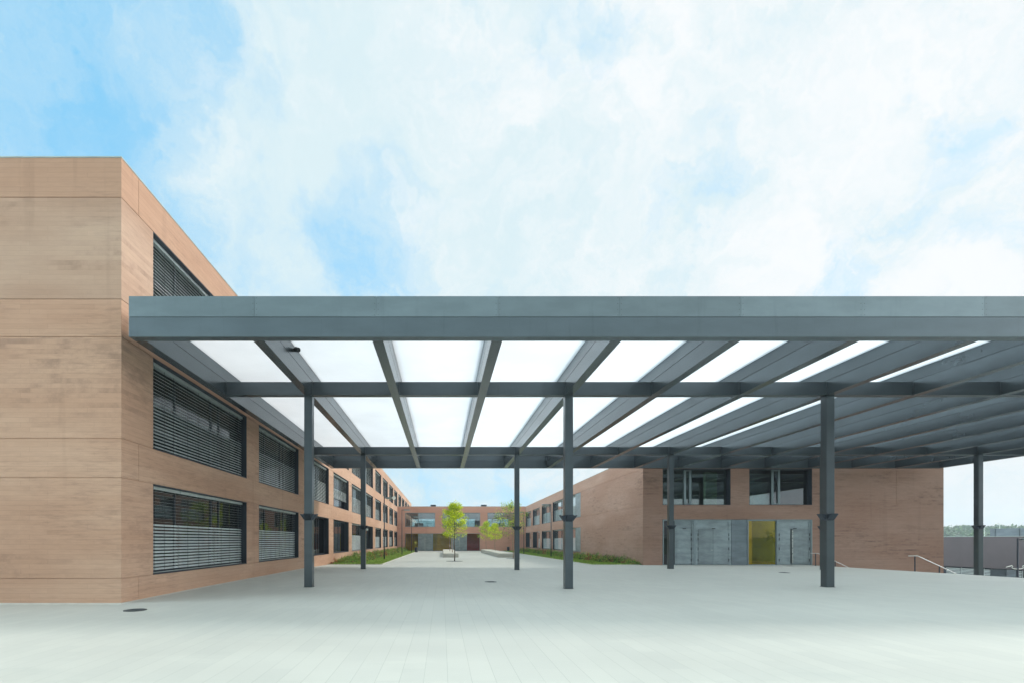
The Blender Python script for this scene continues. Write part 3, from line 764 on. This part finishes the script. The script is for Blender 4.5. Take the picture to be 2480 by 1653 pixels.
# front and rear edge beams
for (ya, yb) in ((Y0, Y0+.25), (Y3-.25, Y3)):
    mb = MB(); mb.box(XL, XR, ya, yb, CZ0, CZS-G/2); obj('edge_beam', mb, M['fascia_low' if ya == Y0 else 'steel'], cp, bevel=.004)
    mb = MB(); mb.box(XL+.01, XR-.01, ya+.02, yb-.02, CZS-G/2+.0005, CZ1-.03); obj('beam_core', mb, M['joint'], cp)
    fr_ = bpy.data.objects.new('fascia', None); COL.objects.link(fr_); fr_.parent = cp
    xsj = [XL]+bx[1:-1]+[XR]
    for i in range(len(xsj)-1):
        mb = MB(); mb.box(xsj[i]+(.002 if i else 0), xsj[i+1]-.002, ya, yb, CZS+G/2, CZ1)
        if ya == Y0 and i:
            for zz in (.04,.175,.32,.455):
                for dx in (-.045, .045): mb.box(xsj[i]+dx-.006, xsj[i]+dx+.006, ya-.004, ya-.0005, CZS+zz, CZS+zz+.012, 1)
        obj('fascia_panel', mb, [M['fascia' if ya == Y0 else 'steel'], M['frame_dark']], fr_)
# longitudinal beams
for k, x in enumerate(bx):
    mb = MB(); mb.box(x-BW/2, x+BW/2, Y0+.2505, Y3-.2505, CZ0+.001, CZS-G/2)
    b_ = obj('beam', mb, M['steel_lit'], cp, bevel=.004)
    mb = MB(); mb.box(x-BW/2+.012, x+BW/2-.012, Y0+.2505, Y3-.2505, CZS-G/2+.0005, CZS+G/2-.0005, 1)
    cuts_ = [Y0+.2505, Y1+.9, Y1+5.9, Y2+.9, Y3-.2505]
    for i in range(4): mb.box(x-BW/2, x+BW/2, cuts_[i]+.002, cuts_[i+1]-.002, CZS+G/2, CZ1-.01)
    obj('upper_panel', mb, [M['steel_lit'], M['joint']], b_)
# cross beams between the longitudinal ones
for yc in (Y1, Y2):
    for k in range(len(bx)-1):
        mb = MB(); mb.box(bx[k]+BW/2+.0005, bx[k+1]-BW/2-.0005, yc-.125, yc+.125, CZ0+.002, CZS-.03)
        mb.box(bx[k]+BW/2+.001, bx[k]+BW/2+.014, yc-.16, yc-.126, CZ0+.01, CZS-.03)
        mb.box(bx[k+1]-BW/2-.014, bx[k+1]-BW/2-.001, yc-.16, yc-.126, CZ0+.01, CZS-.03)
        obj('cross_beam', mb, M['steel'], cp)
for k in range(len(bx)-1):
    mb = MB(); mb.box(bx[k]+BW/2+.001, bx[k+1]-BW/2-.001, Y0+.252, Y3-.252, 7.42, 7.44); obj('roof_panel', mb, M['roof_glass'], cp)
# columns with four flared light flaps
cols = [(x, y) for y in (Y1, Y2) for x in (-4.575, 4.326, 13.24, 22.13, 31.10)]
for (x, y) in cols:
    zb = ground(x, y)-.02 if x < EDGE else (LOW if y < 20 else -2.46)
    zg = zb if x < EDGE else -.05
    h = BW/2
    cb = MB(); z0f = 2.30+zg*.8; z1f = z0f+.215
    cb.box(x-h, x+h, y-h, y+h, zb, z0f); cb.box(x-h+.03, x+h-.03, y-h+.03, y+h-.03, z0f+.0005, z1f-.0005, 1); cb.box(x-h, x+h, y-h, y+h, z1f, CZ0-.001)
    for sx in (-1, 1):
        for sy_ in (-1, 1):
            cb.box(min(x+sx*h, x+sx*(h-.02)), max(x+sx*h, x+sx*(h-.02)), min(y+sy_*h, y+sy_*(h-.02)), max(y+sy_*h, y+sy_*(h-.02)), z0f+.0005, z1f-.0005)
    co_ = obj('column', cb, [M['steel'], M['joint']], cp, bevel=.005)
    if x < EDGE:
        jm = MB(); jm.box(x-h-.02, x+h+.02, y-h-.02, y+h+.02, zb-.02, zb+.027); obj('base_gap_shadow', jm, M['joint'], co_)  # dark ring added for the gap and contact shadow at the column foot
    for a in range(4):
        ca, sa = math.cos(a*math.pi/2), math.sin(a*math.pi/2)
        def rot(px, py, pz): return (x+px*ca-py*sa, y+px*sa+py*ca, pz)
        fm = MB(); t = .012; w = h-.022; out = .155
        pr = [(h, z0f+.002), (h+out, z1f), (h+out-.004, z1f+.012), (h-.012, z0f+.016)]
        vs = [rot(p[0], -w, p[1]) for p in pr]+[rot(p[0], w, p[1]) for p in pr]
        fm.add(vs, [(0,1,5,4),(1,2,6,5),(2,3,7,6),(3,0,4,7),(0,3,2,1),(4,5,6,7)])
        # gusset cheeks
        for q_ in (-w, w-.006):
            fm.add([rot(h-.01,q_,z0f+.01), rot(h+out-.02,q_,z1f-.004), rot(h-.01,q_,z1f-.004), rot(h-.01,q_+.006,z0f+.01), rot(h+out-.02,q_+.006,z1f-.004), rot(h-.01,q_+.006,z1f-.004)],
                   [(0,1,2),(5,4,3),(0,3,4,1),(1,4,5,2),(2,5,3,0)])
        obj('light_flap', fm, M['frame_dark'], co_)
# spotlight on a beam, small dome camera under a flap
mb = MB(); sx0, sy0, sz0 = -4.44+.09, 14.35, 7.25
mb.tube([(sx0-.085,sy0,sz0),(sx0+.02,sy0,sz0)], .055, 12); mb.tube([(sx0,sy0+.02,sz0+.03),(sx0+.1,sy0-.05,sz0-.02)], .07, 14)
obj('spotlight', mb, M['black'], cp, 'small black spotlight fixed to a beam')
mb = MB(); mb.tube([(-4.575+.21,Y2,2.30),(-4.575+.21,Y2,2.22),(-4.575+.21,Y2,2.17)], [.07,.075,.03], 12); mb.box(-4.575+.135,-4.575+.21,Y2-.02,Y2+.02,2.25,2.28)
obj('dome_camera', mb, M['white'], cp, 'white dome camera under a column flap', smooth=False)

# ------------------------------------------------------------------ distant low building, right
fb = thing('low_building', (60, 50, LOW), 'flat purple-rendered building beyond the steps at the far right, with a dark glazed base', 'building')
mb = MB(); mb.box(60, 78, 25, 95, -1.42, 2.03); obj('wall', mb, M['wall_far'], fb)
mb = MB(); mb.box(60.3, 77.7, 25.3, 94.7, LOW, -1.425); obj('base_wall', mb, M['frame_dark'], fb)
mb = MB(); mb.box(59.96, 60.25, 25, 95, 2.032, 2.09); obj('roof_edge', mb, M['coping'], fb)
mb = MB(); mb.box(64, 71, 30, 56.5, 2.04, 2.98)
for k in range(12): mb.box(63.94, 64.0, 30.1+k*2.35, 30.2+k*2.35, 2.04, 3.0)
obj('roof_plant', mb, M['zinc_dark'], fb)
def wy(src): return 1171*60.2/(src-1071)
FB = Frame((60.28, 0, 0), (0,1,0), (-1,0,0))
cuts2 = [wy(2475), wy(2461.5), wy(2436), wy(2399), wy(2382), wy(2327), wy(2290)]
for k, (a, b) in enumerate(zip(cuts2[:-1], cuts2[1:])):
    mb = MB()
    if k == 1: mb.box(60.2, 60.28, a+.05, b-.05, -4.15, -1.5); obj('wall_panel', mb, M['zinc_dark'], fb); continue
    if k == 2:
        n = 16
        for i in range(n): ya = a+(b-a)*(i+.2)/n; mb.box(60.14, 60.29, ya, ya+(b-a)*.35/n, -4.15, -1.5)
        obj('grille', mb, M['zinc_dark'], fb); continue
    for z in [-4.1+.16*i for i in range(16)]: mb.box(60.2, 60.24, a+.06, b-.06, z, z+.09)
    FB.box(mb, a, a+.05, 0, .1, -4.15, -1.5)
    obj('shutter', mb, M['slat'], fb)
# ------------------------------------------------------------------ handrails
def handrail(y, x0, label, z):
    t = thing('handrail', (x0, y, z), label, 'handrail', 'handrails of the steps')
    mb = MB(); top = .86
    pts = [(x0-.35,y,z+top),(x0+.15,y,z+top),(x0+.15+8.6,y,z+top-8.6*.463)]
    mb.tube(pts, .022, 8); obj('rail', mb, M['inox'], t, smooth=False)
    for px in (x0, x0+1.35, x0+3.5, x0+5.7, x0+7.9):
        zt = z+top-max(0,(px-x0-.15))*.463-.02
        zb = z-.01 if px <= EDGE else -.14-rise*(math.floor((px-EDGE)/run)+1)
        mb = MB(); mb.box(px-.02, px+.02, y-.02, y+.02, zb, zt); obj('post', mb, M['frame_dark'], t)
handrail(26.6, 26.0, 'pale steel handrail standing clear at the near side of the steps, against open terrace', ground(26.0,26.6))
handrail(33.35, 25.75, 'pale steel handrail close to the concrete facade, half hidden by a front column', ground(25.7,33.3))

# ------------------------------------------------------------------ lamp posts
def lamp(x, y, top, label, arm=.62, side=1, base=None, r=.05, grp='slim lamp posts of the courtyard', extra=False, up=0.0):
    zb = ground(x, y) if base is None else base
    t = thing('lamp_post', (x, y, zb), label, 'street lamp', grp)
    mb = MB(); mb.tube([(x,y,zb),(x,y,zb+1.2),(x,y,top+up)], [r*1.15, r, r*.8], 10); obj('pole', mb, M['frame_dark'], t, smooth=True)
    mb = MB(); mb.tube([(x,y,top-.05),(x+side*arm*.45,y,top-.05)], .03, 8); obj('arm', mb, M['frame_dark'], t)
    mb = MB(); mb.box(min(x+side*arm*.4, x+side*(arm+.35)), max(x+side*arm*.4, x+side*(arm+.35)), y-.14, y+.14, top-.12, top+.02); hd = obj('lamp_head', mb, M['frame_light'], t, bevel=.02)
    mb = MB(); mb.box(min(x+side*arm*.55, x+side*(arm+.3)), max(x+side*arm*.55, x+side*(arm+.3)), y-.11, y+.11, top-.135, top-.1215); obj('diffuser', mb, M['white'], hd)
    return t
l1 = lamp(-5.31, 44.3, 5.55, 'nearest dark lamp post of the left planting bed, with a round white lamp disc', arm=.35, up=.75)
mb = MB(); mb.tube([(-4.45,44.3,5.5),(-4.40,44.15,5.5)], [.16,.17], 18); obj('lamp_disc', mb, M['white'], l1)
lamp(-5.0, 60.0, 5.45, 'middle one of the three dark lamp posts in the left planting bed')
lamp(-4.78, 75.5, 5.35, 'farthest dark lamp post of the left bed, in front of the yellow-green glass')
lamp(11.7, 52.0, 5.50, 'grey lamp post in the right planting bed, its head turned left over the bed', side=-1)
lamp(10.97, 65.0, 5.45, 'thin lamp post just right of the courtyard column, farther back in the right bed', side=-1)
lr = lamp(35.7, 30.0, 1.74, 'lamp post rising from the lower terrace at the right edge, with curved white arms', arm=.7, base=LOW+.02, r=.055, grp=None)
for sg in (-1, 1):
    mb = MB(); zc = -.12
    mb.tube([(35.7,30,zc-.05),(35.7+sg*.2,30,zc-.03),(35.7+sg*.36,30,zc+.03),(35.7+sg*.30,30,zc+.13),(35.7+sg*.36,30,zc+.17),(35.7+sg*.72,30,zc+.07)], [.02,.024,.024,.022,.028,.02], 8)
    obj('curved_arm', mb, M['white'], lr)

# ------------------------------------------------------------------ manholes
def manhole(x, y, r, label, n=30):
    z = ground(x, y)
    mb = MB(); mb.disc(x, y, z+.012, r, 32, 0, .02); mb.disc(x, y, z+.014, r*.86, 32, 1)
    for i in range(-3, 4): mb.box(x-r*.55, x+r*.55, y+i*r*.2-.008, y+i*r*.2+.008, z+.0145, z+.019, 0)
    obj('manhole_cover', mb, [M['iron'], M['iron']], None, label, 'manhole cover', 'round manhole covers in the plaza', loc=(x, y, z))
manhole(-7.05, 11.10, .235, 'dark round manhole cover near the left building corner')
manhole(1.93, 19.3, .24, 'dark manhole cover in the middle of the plaza, under the canopy')
manhole(17.4, 24.6, .24, 'manhole cover before the entrance doors, left of the right front column')

# ------------------------------------------------------------------ benches, bins
def bench(x0, x1, y0, y1, label):
    z = ground((x0+x1)/2, y0)
    t = thing('long_bench', ((x0+x1)/2, y0, z), label, 'bench', 'long concrete benches')
    mb = MB(); mb.box(x0, x1, y0, y1, z-.15, z+.40); obj('seat', mb, M['bench'], t, bevel=.02)
    mb = MB(); mb.box(x0+.08, x1-.08, y0+.08, y1-.08, z+.4005, z+.425); obj('seat_top', mb, M['kerb'], t)
bench(.08, 1.72, 51, 75, 'long pale concrete bench on the left of the courtyard, behind the nearest lime tree')
bench(6.0, 7.65, 51, 75, 'long pale concrete bench on the right of the courtyard, by the sparse olive-green tree')
def bin_(x, y, label):
    z = ground(x, y); t = thing('litter_bin', (x, y, z), label, 'bin', 'litter bins by the end building')
    mb = MB(); mb.tube([(x,y,z),(x,y,z+.72)], .24, 16); obj('body', mb, M['frame_dark'], t)
    mb = MB(); mb.tube([(x,y,z+.722),(x,y,z+.80)], [.26,.20], 16); obj('lid', mb, M['black'], t)
bin_(-4.15, 77, 'dark bin before the yellow pane beside the left lamp post')
bin_(11.6, 85, 'dark bin before the blank brown wall at the right of the courtyard')

# ------------------------------------------------------------------ trees
def leaf_cloud(mb, pts, size, mi=0, up=.35):
    for p in pts:
        s = size*random.uniform(.6, 1.3)
        a = Vector((random.gauss(0,1), random.gauss(0,1), random.gauss(0,1))).normalized()
        b = a.cross(Vector((random.gauss(0,1), random.gauss(0,1), random.gauss(0,1)))).normalized()
        p = Vector(p)
        mb.add([p-a*s*.5, p-b*s*.28, p+a*s*.5, p+b*s*.28], [(0,1,2,3)], mi)
def tree(x, y, h, cb, cr, mats, label, nl=2200, leaf=.10, trunk='bark', tr=.045, lean=0, prof=None, pit=True, seed=1, density=1.0):
    random.seed(seed)
    z = ground(x, y); t = thing('tree', (x, y, z), label, 'tree', 'young trees of the courtyard')
    mb = MB()
    tp = [(x+lean*k*.02*math.sin(k), y, z+(h*.9)*k/8) for k in range(9)]
    tp = [(x+lean*(k/8)**1.3+.03*math.sin(k*1.7), y+.02*math.cos(k*2.1), z-.02+(h*.93)*k/8) for k in range(9)]
    mb.tube(tp, [tr*(1-.085*k) for k in range(9)], 8)
    brs = []
    nb = 34
    for i in range(nb):
        f = cb+(1-cb)*(i/nb)**.9*.95
        az = i*2.4+random.uniform(-.4,.4)
        k = min(7, int(f/.93*8)); fr_ = f/.93*8-k
        p0 = Vector(tp[k]).lerp(Vector(tp[k+1]), min(1, max(0, fr_)))
        rel = (f-cb)/(1-cb)
        ln = cr*(prof(rel) if prof else math.sin(math.pi*min(1, rel*.8+.2))**.8)*random.uniform(.7, 1.15)
        d = Vector((math.cos(az), math.sin(az), random.uniform(.15, .75)))
        p1 = p0+d*ln*.55; p2 = p0+Vector((d.x*ln, d.y*ln, d.z*ln*1.15))
        brs.append((p0, p1, p2)); mb.tube([p0, p1, p2], [tr*.35, tr*.22, tr*.07], 5)
    obj('trunk', mb, M[trunk], t, smooth=True)
    lm = MB(); per = int(nl/nb)
    for bi, (p0, p1, p2) in enumerate(brs):
        # some branches carry dense clumps, others only a few leaves
        dens = random.choice((.5, .8, 1.1, 1.6))*density
        for i in range(int(per*dens)):
            u = random.random()**.42
            c0 = (p0.lerp(p1, u*2) if u < .5 else p1.lerp(p2, u*2-1))
            sp = cr*.115*(1.2-.35*u)
            q = c0+Vector((random.gauss(0, sp), random.gauss(0, sp), random.gauss(0, sp*.8)))
            leaf_cloud(lm, [q], leaf, random.choices(range(len(mats)), weights=[5,2,1][:len(mats)])[0])
    for i in range(int(nl*.04)):
        leaf_cloud(lm, [Vector(tp[8])+Vector((random.gauss(0,.12), random.gauss(0,.12), random.gauss(0,.25)))], leaf, 0)
    obj('crown', lm, [M[m] for m in mats], t)
    if pit:
        pm = MB(); pm.disc(x, y, z+.010, .72, 28, 0, .02); obj('tree_grate', pm, M['iron'], t)
pr1 = lambda r: (.85+r if r < .2 else 1.05-(r-.2)*.98)
tree(1.04, 41, 4.95, .40, 1.22, ['leaf_lime','leaf_lime','leaf_green'], 'largest bright lime-green tree, standing in a round dark pit at the courtyard front', 4600, .115, prof=pr1, seed=3)
tree(.95, 62, 4.7, .42, 1.0, ['leaf_green','leaf_dark','leaf_lime'], 'darker green tree with pale trunk half hidden behind the big lime tree', 1500, .11, 'bark_pale', prof=pr1, seed=5, pit=False)
tree(1.15, 56, 4.3, .50, .9, ['leaf_green','leaf_lime'], 'slim pale-trunked tree growing right behind the big lime tree, by the bench', 900, .11, 'bark_pale', prof=pr1, seed=6, pit=False)
tree(6.98, 77, 4.9, .40, 1.3, ['leaf_lime','leaf_green'], 'yellow-green tree left in the pair between the courtyard columns, rooted in a dark pit', 3000, .13, 'bark_pale', prof=pr1, seed=8)
tree(7.2, 66, 4.2, .42, 1.05, ['leaf_lime','leaf_lime','leaf_green'], 'bushy yellow-green tree rising from the right-hand bench', 3000, .12, 'bark_pale', prof=pr1, seed=11, pit=False)
tree(7.0, 47.7, 5.6, .38, 1.55, ['leaf_green','leaf_lime','leaf_dark'], 'sparse olive-green tree with a thin leaning trunk beside the rear middle column', 2400, .12, 'bark_pale', .04, lean=-.28, seed=14, density=.8)

# ------------------------------------------------------------------ planting beds
random.seed(21)
def bed(name, fx0, fx1, y0, y1, kx, label_s):
    """earth sheet, kerb, shrubs, grass; fx0/fx1 = functions of y giving wall side and kerb side"""
    n = 24; mb = MB()
    ys_ = lin(y0, y1, n)
    for i in range(n):
        a, b = ys_[i], ys_[i+1]
        q = [(fx0(a),a), (fx1(a),a), (fx1(b),b), (fx0(b),b)]
        if fx0(a) > fx1(a): q = [q[1],q[0],q[3],q[2]]
        mb.quad(*[(p[0], p[1], ground(*p)+.025) for p in q])
    obj('planting_bed', mb, M['earth'], kind='structure')
bed('l', lambda y: LX+.004, lambda y: -4.38, 34.6, 88.4, 0, '')
bed('r', lambda y: rx(y)-.004, lambda y: 10.66+.006*(y-34), 34.35, 88.4, 0, '')
def kerb(xf, y0, y1, x_end):
    mb = MB()
    for i in range(20):
        a = y0+(y1-y0)*i/20; b = y0+(y1-y0)*(i+1)/20-.01
        z0, z1 = ground(xf(a), a), ground(xf(b), b)
        x0a, x0b = xf(a)-.06, xf(a)+.06
        mb.add([(x0a,a,z0-.1),(x0b,a,z0-.1),(x0b,b,z1-.1),(x0a,b,z1-.1),(x0a,a,z0+.045),(x0b,a,z0+.045),(x0b,b,z1+.045),(x0a,b,z1+.045)],
               [(0,3,2,1),(4,5,6,7),(0,1,5,4),(1,2,6,5),(2,3,7,6),(3,0,4,7)])
    a, b = sorted((xf(y0)-.06, x_end)); mb.box(a, b, y0-.13, y0-.01, ground(a, y0)-.1, ground(b, y0)+.04)
    obj('kerb', mb, M['kerb'], kind='structure')
kerb(lambda y: -4.32, 34.6, 88.2, LX+.01)
kerb(lambda y: 10.60+.006*(y-34), 34.42, 88.2, 13.9)
def shrubs(name, gen, n_clump, mats, label, leaf=.11):
    mb = MB()
    for _ in range(n_clump):
        x, y, r, h = gen()
        z = ground(x, y)+.02
        mi = random.choices(range(len(mats)), weights=[8,3,2,1.1][:len(mats)])[0]
        for i in range(int(85*r/.3)):
            th = random.uniform(0, 6.28); rr = r*math.sqrt(random.random())
            q = (x+rr*math.cos(th), y+rr*math.sin(th), z+h*random.random()*(1-.6*(rr/r)**2))
            leaf_cloud(mb, [q], leaf, mi if random.random() < .75 else random.randrange(len(mats)))
        if random.random() < .5:
            for i in range(5):
                q = Vector((x+random.gauss(0,.1), y+random.gauss(0,.1), z+h*.8)); q2 = q+Vector((random.gauss(0,.08), random.gauss(0,.08), random.uniform(.1,.35)))
                mb.add([q-Vector((.012,0,0)), q+Vector((.012,0,0)), q2], [(0,1,2)], mi)
    obj(name, mb, [M[m] for m in mats], None, label, 'shrubs', kind='stuff')
def gl():
    y = 35.3+53*random.random()**1.25
    return (LX+.25+(random.random()**.9)*1.75*min(1, (y-33)/8+.25), y, random.uniform(.2,.38), random.uniform(.25,.8)*min(1, .45+(y-35)/8))
def gr():
    y = 34.7+53*random.random()**1.25
    w = min(1.0, .2+(y-34)/6)
    return (rx(y)-.25-random.random()**.9*1.7*w, y, random.uniform(.2,.36), random.uniform(.22,.68)*min(1, .45+(y-34)/8))
shrubs('low_shrubs', gl, 480, ['leaf_shrub','leaf_shrub2','leaf_dark','leaf_red'], 'low green and reddish shrubs along the foot of the left wing')
shrubs('low_shrubs', gr, 480, ['leaf_shrub','leaf_dark','leaf_shrub2','leaf_red'], 'low dark green and rusty shrubs along the foot of the right wing')
def grass(fa, fb, y0, y1, n, label):
    mb = MB()
    for _ in range(n):
        y = y0+(y1-y0)*random.random()**1.3; x = fa(y)+(fb(y)-fa(y))*random.random(); z = ground(x, y)+.02
        a = random.uniform(0, 6.28); w = random.uniform(.02,.05); h = random.uniform(.04,.11)
        dx, dy = math.cos(a)*w, math.sin(a)*w
        mb.add([(x-dx,y-dy,z),(x+dx,y+dy,z),(x+random.gauss(0,.03),y+random.gauss(0,.03),z+h)], [(0,1,2)])
    obj('grass', mb, M['grass'], None, label, 'grass', kind='stuff')
grass(lambda y: LX+.3, lambda y: -4.42, 34.8, 88.2, 30000, 'short grass strip between the left shrubs and the kerb')
grass(lambda y: 10.74+.006*(y-34), lambda y: rx(y)-.3, 34.6, 88.2, 30000, 'short grass strip between the right shrubs and the kerb')

# ------------------------------------------------------------------ wooded hills on the horizon
random.seed(5)
def hill_z(az, r):
    n = mnoise.noise(Vector((math.cos(az)*3.1, math.sin(az)*3.1, .7)))
    n2 = mnoise.noise(Vector((math.cos(az)*14, math.sin(az)*14, 2.7)))
    top = 9.5 + 3.0*n + 1.1*n2 + (0.0 if True else 0)
    # rises to the right of the view
    t = max(0, min(1, (r-250)/170)); t = t*t*(3-2*t)
    return LOW+.02 + (top-LOW-5.0)*t
mb = MB(); NA, NR = 180, 8
rs = [240, 270, 300, 330, 360, 390, 430, 480, 535]
for j, r in enumerate(rs):
    for i in range(NA):
        az = 2*math.pi*i/NA; mb.v.append((math.sin(az)*r, math.cos(az)*r, hill_z(az, min(r, 430)) if r > 240 else LOW-.3))
for j in range(len(rs)-1):
    for i in range(NA):
        mb.f.append([j*NA+i, j*NA+(i+1)%NA, (j+1)*NA+(i+1)%NA, (j+1)*NA+i]); mb.m.append(0)
obj('hills', mb, M['terrain'], kind='structure', smooth=True)
mb = MB()
def crown(cx, cy, cz, r, n):
    for _ in range(n):
        v = Vector((random.gauss(0,1), random.gauss(0,1), abs(random.gauss(0,1))*1.1-.3)).normalized()
        p = Vector((cx, cy, cz))+Vector((v.x*r, v.y*r, v.z*r*.95))*random.uniform(.75, 1.05)
        leaf_cloud(mb, [p], r*.42, random.choice((0,0,1)))
for _ in range(1500):
    az = R(random.uniform(41, 58)); r = random.uniform(262, 425)
    z = hill_z(az, r)
    rad = random.uniform(2.6, 4.6); crown(math.sin(az)*r, math.cos(az)*r, z+rad*.5, rad, 34)
for _ in range(700):
    az = R(random.uniform(58, 401)); r = random.uniform(270, 420)
    rad = random.uniform(5, 8); crown(math.sin(az)*r, math.cos(az)*r, hill_z(az, r)+1.0, rad, 12)
obj('woodland', mb, [M['wood_a'], M['wood_b']], None, 'dense green woodland covering the distant hill at the right', 'woodland', kind='stuff')
# slender pale masts in front of the woods
for k, (sx, yt, label) in enumerate(((2421, 1268.5, 'pale floodlight mast before the far woods, the one with a crossarm'), (2384.5, 1277, 'thin white pole rising beside the rear right column, in front of the woods'))):
    Y = 120.0; X = (sx-1071)*Y/1171; zt = CAM_H+(1307.5-yt)*Y/1171
    t = thing('mast', (X, Y, LOW), label, 'mast', 'pale masts in front of the woods')
    mb = MB(); mb.tube([(X,Y,LOW),(X,Y,zt)], [.07,.05], 8); obj('pole', mb, M['white'], t)
    if k == 0:
        mb = MB(); mb.box(X-.35, X+.35, Y-.04, Y+.04, zt+.002, zt+.08); mb.box(X-.9, X-.3, Y-.1, Y+.1, zt+.10, zt+.28); obj('crossarm', mb, M['white'], t)

# ------------------------------------------------------------------ thin summer haze
def haze(density=0.0009):
    m, T, b = newmat('thin_haze'); T.n.remove(b)
    pv = T.new('ShaderNodeVolumePrincipled'); pv.inputs['Density'].default_value = density
    pv.inputs['Color'].default_value = (0.80, 0.93, 1.0, 1); pv.inputs['Anisotropy'].default_value = 0.2
    T.l.new(pv.outputs[0], T.n['Material Output'].inputs['Volume'])
    mb = MB(); mb.box(-560, 560, -560, 560, LOW-1.5, 30)
    o = obj('haze', mb, m, None, 'pale air haze over the far woodland', 'haze', kind='stuff')
haze()
